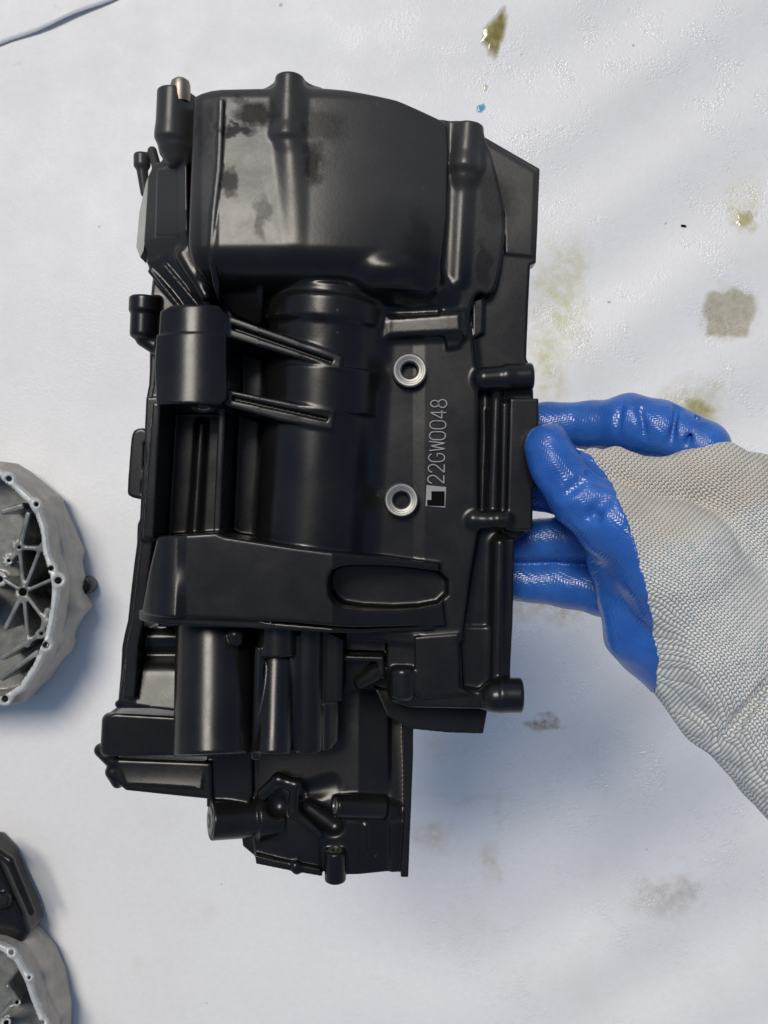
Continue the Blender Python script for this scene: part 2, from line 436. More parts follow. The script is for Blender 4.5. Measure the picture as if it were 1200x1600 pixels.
def drop(name, outline, mt, label, cat, hgt=.0016, grp=None):
    P = chaikin(np.array([fl(*p) for p in outline]), 3); jc = P.mean(0); P = jc + (P - jc) * (1 + .06 * np.sin(np.linspace(0, 2 * np.pi, len(P), endpoint=False) * 5 + len(P)) + .05 * np.sin(np.linspace(0, 2 * np.pi, len(P), endpoint=False) * 8 + 2) + .02 * np.sin(np.linspace(0, 2 * np.pi, len(P), endpoint=False) * 13))[:, None]; c = P.mean(0); n = len(P); rings = 6
    vs = []; fs = []
    for r in range(rings):
        t = 1 - r / rings
        for q in P:
            x, y = c + (q - c) * t
            vs.append((x - c[0], y - c[1], float(floor_h(np.array(x), np.array(y))) + .0006 + hgt * math.sqrt(max(0, 1 - t * t))))
    vs.append((0, 0, float(floor_h(np.array(c[0]), np.array(c[1]))) + .0006 + hgt))
    for r in range(rings - 1):
        for j in range(n): fs.append((r * n + j, r * n + (j + 1) % n, (r + 1) * n + (j + 1) % n, (r + 1) * n + j))
    for j in range(n): fs.append(((rings - 1) * n + j, (rings - 1) * n + (j + 1) % n, rings * n))
    me = bpy.data.meshes.new(name); me.from_pydata(vs, [], fs)
    for p in me.polygons: p.use_smooth = True
    at = me.attributes.new('depth', 'FLOAT', 'POINT')
    at.data.foreach_set('value', np.array([r / rings for r in range(rings) for _ in range(n)] + [1.0], np.float32))
    o = link(name, me, mt); o.location = (c[0], c[1], 0)
    return tag(o, label, cat, grp)
drop('oil_drop', [(782, 12), (794, 10), (795, 30), (790, 52), (784, 75), (776, 93), (762, 92), (758, 76), (750, 66), (750, 50), (762, 36), (772, 26)], M['oil'], 'long olive oil drop on the foam at the top edge', 'oil drop')
drop('oil_drop', [(755, 132), (763, 130), (762, 140), (756, 143)], M['oil_pale'], 'tiny olive oil dot between the long drop and the blue dot', 'oil drop', .0008)
drop('coolant_drop', [(745, 164), (755, 160), (760, 165), (756, 174), (748, 177), (743, 172)], M['coolant'], 'small blue coolant dot on the foam above the case', 'coolant drop', .0012)
drop('oil_drop', [(1152, 330), (1172, 326), (1178, 340), (1172, 356), (1154, 358), (1150, 345)], M['oil_pale'], 'small yellowish oil puddle near the upper right edge of the foam', 'oil drop', .001)
drop('oil_drop', [(1062, 622), (1085, 618), (1118, 632), (1120, 652), (1098, 660), (1070, 650)], M['oil_pale'], 'yellowish oil puddle on the foam behind the index finger', 'oil drop', .001)
drop('oil_drop', [(1103, 448), (1130, 455), (1160, 448), (1182, 462), (1184, 490), (1176, 520), (1150, 532), (1120, 526), (1100, 524), (1098, 490)], oil_mat('soaked_patch', (.80, .775, .70), .16), 'squarish brown soaked oil patch on the foam near the upper right edge', 'oil stain', .0004)
def lint(px, py, ln, an, label):
    x, y = fl(px, py); p = [(x + t * ln * math.cos(an) * FS, y + t * ln * math.sin(an) * FS + .0004 * math.sin(t * 5), float(floor_h(np.array(x), np.array(y))) + .0013) for t in np.linspace(-.5, .5, 7)]
    return tag(link('debris_bit', tube_mesh('debris_bit', p, .0011, 6), M['ink']), label, 'debris', 'dark bits of debris on the foam')
lint(1070, 351, 8, -.4, 'dark bit of debris lying on the bare foam right of the case top')

# ------------------------------------------------------------------ the crankcase
def P3(px, py, z): return pj(px, py, z)
case = empty('crankcase', W((520, 760, -150)))
tag(case, 'black painted motorcycle crankcase held up in a gloved hand above the foam', 'crankcase')
C = Field((70, 100, -300), (880, 1480, 62), 1.9)

# core volume behind everything
C.part('body')
C.prism([(250, 300), (740, 300), (750, 1000), (600, 1080), (300, 1080), (232, 900), (232, 480)], -290, -190, 10, 0)
C.prism([(300, 450), (600, 450), (600, 980), (246, 980), (246, 640)], -290, -150, 6, 10, at=-150)

# --- right hand plates
C.part('side_flange')
C.prism([(700, 220), (755, 212), (844, 263), (838, 410), (829, 414), (826, 470), (823, 560), (832, 578), (834, 622), (826, 830), (804, 845), (802, 960), (797, 1060), (740, 1060), (720, 900), (700, 700)], -128, -88, 3, 8, at=-88)
C.prism([(757, 222), (836, 270), (832, 400), (790, 396), (788, 330), (760, 300)], -110, -85, 2, 5, at=-85)
C.part('serial_pad')
C.prism([(560, 470), (728, 440), (742, 560), (748, 620), (748, 830), (735, 900), (722, 1000), (690, 1010), (540, 1000), (540, 700)], -250, lambda x, y: -62 - .15 * np.clip(663 - x, 0, 17) - .20 * np.maximum(0, x - 742), 4, 16, at=-62)
C.part('stepped_edge')
C.prism([(676, 186), (700, 187), (748, 197), (756, 212), (770, 240), (792, 338), (786, 400), (777, 447), (765, 460), (748, 454), (738, 470), (726, 540), (690, 545)], -120, lambda x, y: -50 - .04 * (x - 700) - .02 * (y - 250), 4, 4, sm=1, at=-50)
C.prism([(737, 470), (757, 462), (756, 520), (738, 530)], -110, -78, 3, 3)
C.part('ledge')
C.prism([(602, 500), (606, 492), (722, 486), (724, 520), (602, 524)], -120, lambda x, y: -50 + .10 * (x - 660) + .0 * (y - 510), 8, 14, at=-40)

# --- flange bosses and clamp block on the right edge
C.part('flange_boss')
C.cone(P3(757, 592, -66), P3(790, 590, -66), 20, 20, 8)
C.cyl(P3(785, 590, -68), P3(833, 588, -68), 22, 5, 8)
C.part('rib')
C.cone(P3(776, 612, -80), P3(770, 800, -80), 9, 11, 16)
C.part('clamp_block')
C.prism([(797, 622), (842, 622), (842, 762), (833, 764), (832, 829), (792, 829)], -150, -58, 3, 4)
C.prism([(760, 640), (800, 625), (796, 825), (768, 800)], -120, lambda x, y: -84 + .35 * (x - 765), 3, 5, at=-80)
C.part('flange_boss#2')
C.cone(P3(740, 812, -72), P3(742, 812, -72), 17, 17, 6)
C.cone(P3(757, 813, -70), P3(760, 813, -70), 16, 16, 6)
C.cone(P3(777, 812, -66), P3(790, 812, -66), 15, 14, 6)
C.part('rib#2')
C.cone(P3(781, 850, -86), P3(777, 1055, -84), 11, 12, 14)
C.part('side_flange')
C.prism([(789, 842), (804, 842), (801, 975), (797, 1058), (786, 1058)], -150, -80, 2, 4)
C.part('flange_boss#3')
C.cone(P3(775, 1088, -72), P3(780, 1087, -72), 27, 27, 9)
C.cyl(P3(778, 1086, -72), P3(816, 1086, -72), 29, 5, 5)

# --- bottom right bracket
C.part('lower_bracket')
C.prism([(606, 988), (720, 986), (724, 1075), (760, 1082), (770, 1108), (640, 1106), (612, 1098), (604, 1040)], -170, lambda x, y: -66 + .02 * (x - 650), 5, 8, at=-66)
C.prism([(648, 995), (717, 990), (719, 1074), (740, 1086), (660, 1092), (650, 1080)], -120, -59, 3, 3)
C.prism([(700, 980), (790, 980), (790, 1090), (715, 1085)], -170, -84, 3, 6)
C.part('bracket_lug')
C.cyl(P3(630, 1040, -74), P3(628, 1092, -74), 24, 10, 5)
C.part('bottom_lip')
C.prism([(585, 1076), (612, 1080), (680, 1094), (768, 1104), (757, 1151), (700, 1147), (640, 1139), (604, 1118)], -230, lambda x, y: -128 - .22 * (x - 600) + .25 * (y - 1120), 3, 4, at=-135)
C.part('body')
C.prism([(530, 985), (612, 985), (608, 1075), (560, 1078), (533, 1085)], -240, -150, 3, 5)
C.part('small_lug')
C.cone(P3(563, 1066, -118), P3(592, 1048, -112), 12, 16, 8)
C.prism([(536, 1024), (600, 1026), (602, 1060), (596, 1062), (588, 1034), (538, 1032)], -200, -95, 2, 4)

# --- barrel
C.part('barrel')
C.cyl(P3(515, 462, -108), P3(488, 880, -108), 98, 4, 26)
C.cyl(P3(513, 478, -106), P3(510, 516, -106), 103, 8, 8)
C.cyl(P3(509, 585, -107), P3(506, 652, -107), 100, 3, 4)

# --- drum
C.part('drum_housing')
def drum_top(x, y):
    z = 14 + .05 * (np.minimum(y, 390) - 270) - np.maximum(0, x - 470) ** 2 / 1500.0 - .02 * np.maximum(0, x - 470)
    z = z - .22 * np.maximum(0, 346 - x) - np.maximum(0, 318 - x) ** 2 / 50.
    t = np.clip((y - 384) / 66, 0, 1.4)
    z = z - 92 * (1 - np.sqrt(np.maximum(0, 1 - np.minimum(t, .999) ** 2)))
    return z - np.maximum(0, 158 - y) ** 2 / 46.
C.prism([(301, 146), (330, 138), (430, 135), (480, 131), (540, 136), (620, 151), (698, 178), (702, 230), (698, 330), (688, 424), (684, 448), (600, 452), (470, 452), (420, 450), (345, 446), (322, 436), (301, 416), (292, 380), (297, 240)], -280, drum_top, 5, 8, at=0)
C.part('seam_ridge')
C.prism([(342, 156), (350, 155), (347, 260), (338, 340), (333, 390), (340, 440), (336, 466), (330, 440), (326, 392), (330, 335), (338, 260)], -40, lambda x, y: 18 - .001 * np.maximum(0, y - 372) ** 2 * 4, 2, 2, at=14)
C.part('bolt_boss')
C.cyl(P3(453, 122, -6), P3(450, 218, 0), 23, 3, 14)
C.prism([(412, 138), (434, 124), (472, 124), (500, 136), (476, 150), (430, 150)], -120, -12, 4, 10, at=-10)
C.cone(P3(450, 215, 0), P3(450, 222, -1), 22, 20, 10)
C.part('rib#3')
C.cone(P3(456, 240, -6), P3(464, 384, -8), 24, 23, 12)
C.part('bolt_boss#2')
C.cyl(P3(732, 198, -62), P3(726, 268, -58), 25, 3, 10)
C.cone(P3(726, 262, -58), P3(725, 276, -58), 24, 20, 10)
C.part('stepped_edge')
C.cone(P3(724, 285, -62), P3(716, 440, -64), 15, 13, 10)
C.part('side_bulge')
C.cone(P3(586, 426, -34), P3(664, 438, -46), 36, 28, 12)
C.ell(P3(604, 428, -44), (66, 36, 54), 10)
C.cone(P3(600, 452, -62), P3(690, 462, -66), 26, 20, 16)
C.part('buttress')
C.prism([(338, 392), (412, 398), (408, 505), (352, 480), (334, 440)], -200, lambda x, y: -6 - .62 * np.maximum(0, y - 400) - .1 * (405 - x), 3, 5, at=-20)
C.cone(P3(409, 400, -8), P3(405, 502, -60), 6, 6, 4)

# left flank of the drum
C.part('flank_cover')
C.prism([(226, 268), (240, 252), (298, 246), (300, 390), (320, 478), (268, 466), (240, 436), (222, 410), (217, 384)], -240, lambda x, y: -54 - .75 * (300 - x) - .55 * np.maximum(0, y - 370), 4, 6, at=-90)
C.prism([(243, 262), (278, 262), (280, 372), (240, 366)], -150, lambda x, y: -62 - .55 * (290 - x), 3, 4, at=-80)
C.part('strut')
C.prism([(224, 405), (300, 385), (334, 484), (288, 490)], -240, lambda x, y: -100 + .35 * (x - 290) - .2 * (y - 440), 3, 4, at=-100)
C.cone(P3(236, 424, -118), P3(285, 484, -103), 5, 5, 5)
C.cone(P3(258, 416, -104), P3(312, 480, -90), 4, 4, 5)
C.cone(P3(288, 400, -80), P3(322, 462, -74), 14, 10, 12)
C.part('bolt_boss#3')
C.prism([(250, 146), (300, 141), (318, 150), (318, 250), (262, 246), (245, 232), (243, 190)], -230, lambda x, y: -34 - np.abs(x - 272) ** 2 / 40. - np.maximum(0, y - 225) * .8, 4, 8, at=-40)
C.cyl(P3(271, 142, -52), P3(268, 220, -52), 26, 4, 8)
C.cone(P3(268, 212, -54), P3(272, 244, -62), 24, 18, 10)
C.part('tab')
C.cyl(P3(222, 240, -128), P3(222, 262, -128), 14, 4, 5)
C.cone(P3(222, 262, -128), P3(226, 302, -130), 10, 7, 6)
C.cone(P3(238, 236, -118), P3(245, 262, -110), 8, 8, 5)

# --- mounting lug, ribs and the channel below
C.part('mounting_lug')
lugz = lambda x, y: 22 - ((x - 300) / 56.) ** 2 * 20 + .11 * (y - 560)
C.prism([(245, 482), (264, 475), (340, 474), (352, 490), (352, 618), (344, 631), (248, 630), (240, 560), (244, 510)], -260, lugz, 4, 4, at=14)
C.prism([(240, 520), (352, 518), (354, 622), (345, 633), (243, 632), (238, 570)], -200, lambda x, y: 25 - ((x - 298) / 57.) ** 2 * 19 + .12 * (y - 575), 3, 2, at=16)
C.part('channel')
C.prism([(228, 620), (352, 620), (346, 846), (216, 846)], -280, -118, 3, 4, at=-118)
C.part('channel_rail')
C.prism([(238, 628), (251, 630), (239, 842), (221, 842)], -260, lambda x, y: -14 - .02 * (y - 630), 3, 4, at=-14)
C.prism([(237, 640), (246, 640), (229, 842), (219, 842)], -260, -60, 2, 3, at=-60)
C.prism([(341, 628), (353, 628), (344, 842), (332, 842)], -260, lambda x, y: -30 - .01 * (y - 630), 3, 6, at=-30)
C.part('channel_seam')
C.cone(P3(316, 664, -120), P3(305, 838, -118), 8, 10, 8)
C.part('lug_seat')
C.cyl(P3(318, 604, -34), P3(318, 633, -18), 25, 2, 3)
C.part('support_rib')
C.prism([(346, 486), (366, 496), (536, 556), (532, 578), (440, 552), (346, 524)], -170, lambda x, y: -4 - .03 * (x - 350), 3, 6, at=-6)
C.prism([(362, 507), (520, 562), (516, 566), (362, 514)], -20, 10, 1, 3, cut=True, at=-5)
C.part('support_rib#2')
C.prism([(346, 606), (360, 610), (524, 642), (520, 672), (440, 658), (346, 632)], -170, lambda x, y: -4 - .03 * (x - 350), 3, 6, at=-6)
C.prism([(362, 618), (512, 652), (510, 657), (362, 625)], -20, 10, 1, 3, cut=True, at=-5)

# --- cross beam
C.part('cross_beam')
def beam_top(x, y):
    z = 12 - np.maximum(0, 282 - x) ** 2 / 110. - .36 * np.maximum(0, x - 520) + .16 * (y - 900) * np.clip((292 - x) / 14, 0, 1)
    return z
C.prism([(241, 838), (338, 832), (352, 838), (470, 856), (600, 872), (690, 884), (700, 985), (560, 982), (450, 972), (300, 966), (214, 962), (226, 896)], -240, beam_top, 5, 5, at=6)
C.part('beam_slot')
C.prism([(512, 905), (522, 886), (560, 882), (640, 888), (704, 898), (704, 946), (640, 958), (540, 954), (516, 938)], -90, 60, 8, 4, cut=True, sm=1, at=-5, rel=True)
C.part('beam_lip')
C.prism([(205, 958), (300, 955), (420, 972), (560, 984), (680, 985), (680, 990), (560, 991), (400, 982), (206, 974)], -200, lambda x, y: 4 - np.maximum(0, 270 - x) ** 2 / 90. - .34 * np.maximum(0, x - 520), 2, 2, at=2)
C.cone(P3(232, 948, -22), P3(300, 958, 0), 6, 6, 4)

# --- pipe cluster under the beam
C.part('large_pipe')
C.prism([(335, 984), (470, 984), (470, 1168), (335, 1172)], -230, lambda x, y: -108 + .12 * (y - 1080), 3, 16, at=-108)
C.cyl(P3(337, 978, -112), P3(335, 1180, -56), 66, 5, 8)
C.cone(P3(368, 992, -40), P3(369, 1000, -40), 14, 12, 6)
C.part('thin_rod')
C.cyl(P3(406, 1010, -42), P3(400, 1186, -36), 8, 3, 2)
C.part('narrow_pipe')
C.cyl(P3(434, 978, -58), P3(434, 1024, -56), 30, 2, 2)
C.cyl(P3(433, 1030, -72), P3(428, 1178, -32), 28, 3, 6)
C.part('side_pipe')
C.cyl(P3(520, 980, -108), P3(514, 1160, -110), 16, 3, 3)
C.cyl(P3(462, 990, -66), P3(460, 1172, -64), 12, 3, 4)
C.cyl(P3(482, 980, -84), P3(480, 1172, -84), 27, 3, 3)
C.cyl(P3(503, 980, -100), P3(500, 1168, -104), 24, 3, 6)
C.prism([(462, 980), (500, 982), (537, 1000), (534, 1096), (520, 1100), (462, 1104)], -220, lambda x, y: -66 - .2 * (x - 470) - 2.5 * np.sin((x - 462) / 6.), 2, 3, at=-70)

# --- left mating flange with its wavy edge
C.part('mating_flange')
edge = [(238, 520), (234, 560), (232, 600), (228, 622), (231, 646), (230, 790), (222, 800), (214, 820), (213, 850), (209, 880), (203, 930), (199, 970), (194, 990), (190, 1010), (188, 1050), (184, 1092)]
C.prism(edge + [(x + 26, y) for x, y in edge[::-1]], -240, -168, 4, 3, at=-168)
C.prism([(x + 7, y) for x, y in edge] + [(x + 26, y) for x, y in edge[::-1]], -240, -120, 3, 3, at=-120)
C.part('flange_tab')
C.prism([(228, 668), (210, 670), (205, 680), (203, 700), (198, 765), (200, 776), (226, 782), (236, 770), (240, 690)], -177, -160, 4, 3, sm=1)
C.prism([(225, 694), (235, 682), (236, 724), (230, 740), (224, 734)], -300, 60, 1, 2, cut=True, at=-160)
C.prism([(221, 754), (229, 744), (229, 766), (221, 772)], -300, 60, 1, 2, cut=True, at=-160)
C.part('flange_boss#4')
C.cyl(P3(226, 476, -140), P3(224, 528, -140), 23, 6, 5)
C.cyl(P3(227, 464, -140), P3(226, 490, -140), 27, 5, 3)
C.cone(P3(226, 528, -142), P3(246, 545, -140), 16, 12, 8)
C.prism([(240, 425), (300, 430), (300, 520), (236, 520), (236, 476)], -260, -140, 4, 6)

# --- lower left wing
C.part('wing_plate')
def wing(x, y):
    return -152 + .04 * (y - 1045) - 16 * np.exp(-((y - 1026) / 13.) ** 2) + 6 * np.exp(-((y - 996) / 10.) ** 2) - .25 * np.maximum(0, 215 - x) + .20 * (y - 1045)
C.prism([(200, 984), (296, 984), (296, 1112), (184, 1098), (190, 1050), (193, 1010)], -240, wing, 4, 4, at=-150)
C.cone(P3(186, 1100, -155), P3(290, 1100, -150), 7, 7, 4)
C.part('wing_arm')
C.prism([(164, 1118), (180, 1114), (322, 1122), (324, 1180), (170, 1182), (154, 1174), (160, 1150)], -260, lambda x, y: -160 - .02 * (y - 1120) - np.maximum(0, 176 - x) ** 2 / 30., 5, 5, at=-165)
C.prism([(172, 1186), (330, 1192), (332, 1250), (196, 1236), (172, 1216)], -260, lambda x, y: -176 + .06 * (y - 1215) - .0 * x, 6, 5, at=-175)
C.prism([(186, 1196), (318, 1200), (316, 1232), (196, 1224)], -220, lambda x, y: -178 + .26 * (y - 1202), 2, 3, at=-174)
C.part('wing_end')
C.cone(P3(172, 1126, -176), P3(170, 1170, -178), 14, 14, 4)
C.cone(P3(158, 1172, -186), P3(176, 1190, -186), 12, 12, 5)
C.cone(P3(176, 1206, -188), P3(184, 1222, -190), 13, 11, 5)

# --- sump
C.part('sump')
def sump_top(x, y):
    z = -172 - np.maximum(0, 470 - x) ** 2 / 700. - np.maximum(0, x - 560) * .25 + .15 * (np.minimum(y, 1290) - 1290) - 12 + .12 * (np.minimum(y, 1290) - 1240) * np.clip((x - 606) / 6, 0, 1)
    z = z + .08 * np.clip(x - 606, 0, 24) - .5 * np.maximum(0, x - 630) - .05 * np.maximum(0, y - 1290)
    return z
C.prism([(322, 1160), (400, 1060), (600, 1070), (645, 1120), (645, 1180), (642, 1272), (637, 1370), (540, 1372), (500, 1366), (400, 1348), (376, 1330), (372, 1300), (322, 1290)], -290, sump_top, 4, 6, at=-175)
C.part('sump_panel')
C.prism([(322, 1172), (393, 1172), (395, 1236), (388, 1262), (322, 1262)], -240, lambda x, y: -184 - .05 * (390 - x), 4, 4, at=-184)
C.part('sump_rim')
C.prism([(630, 1100), (646, 1100), (646, 1180), (642, 1272), (638, 1371), (626, 1371), (632, 1270)], -280, -178, 2, 3, at=-178)
C.part('sump_boss')
C.cyl(P3(329, 1282, -176), P3(420, 1276, -214), 34, 3, 5)
C.cyl(P3(400, 1278, -200), P3(440, 1274, -214), 38, 4, 5)
C.part('sump_ridge')
C.cone(P3(412, 1240, -180), P3(436, 1218, -172), 12, 12, 8)
C.cone(P3(436, 1218, -172), P3(462, 1226, -168), 12, 12, 8)
C.cone(P3(462, 1226, -168), P3(458, 1268, -172), 10, 10, 8)
C.cone(P3(458, 1268, -172), P3(500, 1302, -172), 9, 8, 6)
C.ell(P3(434, 1258, -178), (20, 22, 20), 6, cut=True)
C.prism([(392, 1290), (456, 1272), (498, 1304), (500, 1360), (400, 1345)], -240, lambda x, y: -186 + .03 * (x - 450), 4, 6, at=-186)
C.part('sump_scoop')
C.cone(P3(476, 1240, -186), P3(516, 1230, -170), 16, 26, 8, cut=True)
C.cone(P3(482, 1262, -190), P3(520, 1290, -180), 14, 20, 8, cut=True)
C.part('sump_boss#2')
C.cyl(P3(524, 1259, -170), P3(600, 1262, -196), 21, 3, 6)
C.cone(P3(600, 1262, -200), P3(626, 1266, -210), 17, 13, 8)
C.part('drain_boss')
C.cyl(P3(524, 1328, -176), P3(524, 1376, -182), 19, 4, 5)
C.cone(P3(572, 1290, -190), P3(570, 1330, -192), 6, 5, 6)
C.part('sump_lip')
C.prism([(398, 1336), (430, 1344), (500, 1358), (504, 1370), (460, 1362), (400, 1350)], -230, -172, 2, 3)
C.cone(P3(462, 1352, -176), P3(464, 1358, -176), 9, 9, 4)
X, Y, Z = C.grid((slice(None),) * 3)
for a in range(0, C.n[0], 60):                                  # the unevenness of a sand-cast, painted skin
    xs = X[a:a + 60]
    C.D[a:a + 60] += (.22 * np.sin(xs / 33. + 1.7 * np.sin(Y / 61.)) * np.sin(Y / 31. + Z / 27.)).astype(np.float32)
parts = field_parts(C, case, {}, M['black'])
print('case faces', sum(len(o.data.polygons) for o in parts.values()))
del C

def part(name, me, mt, label=None, parent=case):
    o = link(name, me, mt); o.parent = parent
    o.matrix_parent_inverse = parent.matrix_world.inverted() if False else o.matrix_parent_inverse
    o.location = tuple(-c for c in parent.location) if parent is case else (0, 0, 0)
    if label: o['label'] = label
    return o
# two bare steel threaded bosses beside the serial number
for px, py in ((640, 578), (627, 781)):
    c = P3(px, py, -40)
    sl_ = tube_mesh('boss_root', [W(P3(px - 28, py, -78)), W(P3(px - 6, py, -70))], 20 * S, 16)
    b = part('threaded_boss', lathe_mesh('threaded_boss', [(31, -46), (28.5, -20), (27.5, -1.2), (13.4, -1.6), (13.4, -44)], c, (0, 0, 1), cap=False), M['black'])
    f = part('machined_face', lathe_mesh('machined_face', [(13, -26), (13.0, -3), (15.5, -.2), (17, 0), (19, .5), (19.6, 0), (22, .5), (22.6, 0), (25.2, .2), (27, -1.6), (27, -6)], c, (0, 0, 1), cap=False), M['steel'], 'bare machined steel ring face'); f.parent = b; f.location = (0, 0, 0)
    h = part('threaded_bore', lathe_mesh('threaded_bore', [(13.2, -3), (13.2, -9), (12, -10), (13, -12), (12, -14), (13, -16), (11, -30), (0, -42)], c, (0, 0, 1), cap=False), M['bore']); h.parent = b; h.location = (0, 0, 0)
# dowel pin on the upper boss
part('dowel_pin', lathe_mesh('dowel_pin', [(0, 18), (8, 17.5), (14, 13), (16, 6), (16, -10), (15, -20)], P3(282, 140, -44), (0, -1, 0.05)), M['bronze'], 'bronze coloured dowel pin end')
# bare gasket face along the flank
gp = [(213, 386), (218, 330), (228, 285), (240, 256), (243, 262), (236, 300), (230, 350), (224, 392), (219, 402)]
def gz(x, y): return -54 - .75 * (300 - x) + 10
gt = [W(P3(x, y, -106 - (238 - x) * .9)) for x, y in gp]; gb = [(p[0], p[1], p[2] - .012) for p in gt]
n_ = len(gp); me = bpy.data.meshes.new('gasket_face')
me.from_pydata(gt + gb, [], [tuple(range(n_))[::-1], tuple(range(n_, 2 * n_))] + [(i, (i + 1) % n_, n_ + (i + 1) % n_, n_ + i) for i in range(n_)])
part('gasket_face', me, M['gasket'], 'bare pale grey gasket face')
# silver seats in the sump bosses
def seat(c, ax, r, mt='steel'):
    b = part('bush', lathe_mesh('bush', [(r * .50, -r * .6), (r * .5, -1), (r * .58, 1.2), (r * .92, 1.2), (r, 0), (r, -4)], c, ax, cap=False), M[mt], 'bare steel bush ring')
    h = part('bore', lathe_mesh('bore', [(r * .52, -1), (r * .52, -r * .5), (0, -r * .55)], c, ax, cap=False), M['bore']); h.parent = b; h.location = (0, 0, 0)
a1 = np.array(P3(329, 1282, -176)); a2 = np.array(P3(420, 1276, -214)); d = (a1 - a2) / np.linalg.norm(a1 - a2)
seat(a1 + d * 1.0, d, 24)
a1 = np.array(P3(524, 1259, -170)); a2 = np.array(P3(600, 1262, -196)); d = (a1 - a2) / np.linalg.norm(a1 - a2)
seat(a1 + d * 1.0, d, 14, 'steel')
a1 = np.array(P3(524, 1328, -176)); seat(a1 + np.array([0, -1.0, 0]), (0, -1, .35), 12)

a1 = np.array(P3(318, 633, -18)); a2 = np.array(P3(318, 604, -34)); d = (a1 - a2) / np.linalg.norm(a1 - a2)
seat(a1 + d * 1.0, d, 21, 'bronze')
# serial number 22GW0048, reading upwards, scribed in single strokes
def arc(cx, cy, rx, ry, a0, a1, n=14): return [(cx + rx * math.cos(math.radians(t)), cy + ry * math.sin(math.radians(t))) for t in np.linspace(a0, a1, n)]
OO = arc(.5, .70, .5, .30, 0, 180) + arc(.5, .30, .5, .30, 180, 360) + [(1, .70)]
GLY = {
 '2': [arc(.5, .70, .48, .30, 170, -20, 14) + [(.86, .5), (.02, .01)], [(.0, 0), (1, 0)]],
 'G': [arc(.5, .68, .5, .32, 25, 180) + arc(.5, .32, .5, .32, 180, 360) + [(1, .46), (.62, .46)]],
 'W': [[(0, 1), (.2, 0)], [(.2, 0), (.5, .9)], [(.5, .9), (.8, 0)], [(.8, 0), (1, 1)]],
 '0': [OO],
 '4': [[(.72, 0), (.72, 1)], [(.72, 1), (0, .28)], [(0, .28), (1, .28)]],
 '8': [arc(.5, .75, .40, .25, -90, 270, 22), arc(.5, .26, .5, .26, 90, 450, 24)],
}
serial = empty('serial_number', (0, 0, 0)); serial.parent = case; serial['label'] = 'serial number 22GW0048 scribed in thin grey strokes'
ZS = -58.5
spots = [('2', 743.2), ('2', 726.2), ('G', 709.4), ('W', 692.2), ('0', 675.2), ('0', 658.2), ('4', 641.7), ('8', 625.0)]
for ch, y0 in spots:
    x_base = 695.5 + (690 - y0) / 130 * 5.0; cap = 25; wd = 12.5 if ch != 'W' else 14.5
    for k, st in enumerate(GLY[ch]):
        pts = [np.array(W(P3(x_base - cap + cap * (1 - gy) - 0.0, y0 + 12 - wd * gx, ZS))) for gx, gy in st]
        me = tube_mesh('character', pts, 1.15 * S, 6)
        if k == 0: o = link('character', me, M['engrave'], serial); o.location = tuple(-c for c in case.location); first = o
        else:
            b0 = len(first.data.vertices); v0 = [v.co[:] for v in first.data.vertices]; f0 = [tuple(p.vertices) for p in first.data.polygons]
            v1 = [v.co[:] for v in me.vertices]; f1 = [tuple(i + b0 for i in p.vertices) for p in me.polygons]
            nm = bpy.data.meshes.new('character'); nm.from_pydata(v0 + v1, [], f0 + f1); nm.materials.append(M['engrave']); first.data = nm
# etched square with its blacked-out centre
def slab(name, poly, z, t, mt, parent=None):
    tp = [W(P3(x, y, z)) for x, y in poly]; bt = [(p[0], p[1], p[2] - t * S) for p in tp]; n = len(poly)
    me = bpy.data.meshes.new(name); me.from_pydata(tp + bt, [], [tuple(range(n))[::-1], tuple(range(n, 2 * n))] + [(i, (i + 1) % n, n + (i + 1) % n, n + i) for i in range(n)])
    return part(name, me, M[mt])
sq = slab('etched_square', [(666.5, 758), (697, 761), (695.5, 793), (665, 790.5)], -59.5, 3, 'plate'); sq['label'] = 'etched pale grey square at the end of the serial number'
bp = slab('black_patch', [(674, 767.5), (694.8, 767.5), (694.6, 791), (667.5, 790.2), (667.5, 781), (674, 781)], -58.8, 2, 'ink'); bp.parent = sq; bp.location = (0, 0, 0)
# ------------------------------------------------------------------ the gloved hand
hand = empty('gloved_hand', W((1010, 880, -60)))
tag(hand, 'hand in a knit work glove with blue rubber palm gripping the case edge', 'hand')
A = Field((790, 590, -260), (1330, 1320, 130), 2.5)
def px(x, y, z): return pj(x, y, z)
A.part('knit_liner')
A.cone(px(856, 698, -22), px(868, 728, -18), 35, 37, 4)                 # thumb tip
A.cone(px(868, 728, -18), px(905, 778, -10), 37, 40, 14)
A.cone(px(905, 778, -10), px(962, 818, -6), 40, 52, 18)
A.cone(px(962, 818, -6), px(1050, 880, -10), 52, 92, 30)
A.cone(px(1050, 880, -14), px(1130, 1000, -30), 92, 104, 30)
A.cone(px(1130, 1000, -30), px(1260, 1180, -40), 104, 108, 30)
A.cone(px(1260, 1180, -40), px(1420, 1390, -50), 108, 112, 20)
A.cone(px(958, 862, -52), px(1004, 985, -60), 42, 56, 24)               # heel of the thumb down to the wrist
A.cone(px(1004, 985, -60), px(1120, 1098, -62), 56, 68, 24)
A.cone(px(1120, 1098, -62), px(1330, 1290, -60), 68, 78, 24)
A.cone(px(928, 722, -34), px(1000, 752, -36), 24, 34, 18)               # web between thumb and index
A.cone(px(962, 716, -30), px(978, 728, -30), 20, 22, 12)
A.cone(px(1000, 752, -36), px(1100, 748, -56), 34, 50, 20)
A.cone(px(1118, 744, -60), px(1150, 790, -70), 60, 78, 24)              # knuckles and back of the hand
A.cone(px(1150, 790, -70), px(1240, 1080, -90), 78, 120, 30)
A.cone(px(1170, 770, -110), px(1190, 900, -130), 70, 90, 24)
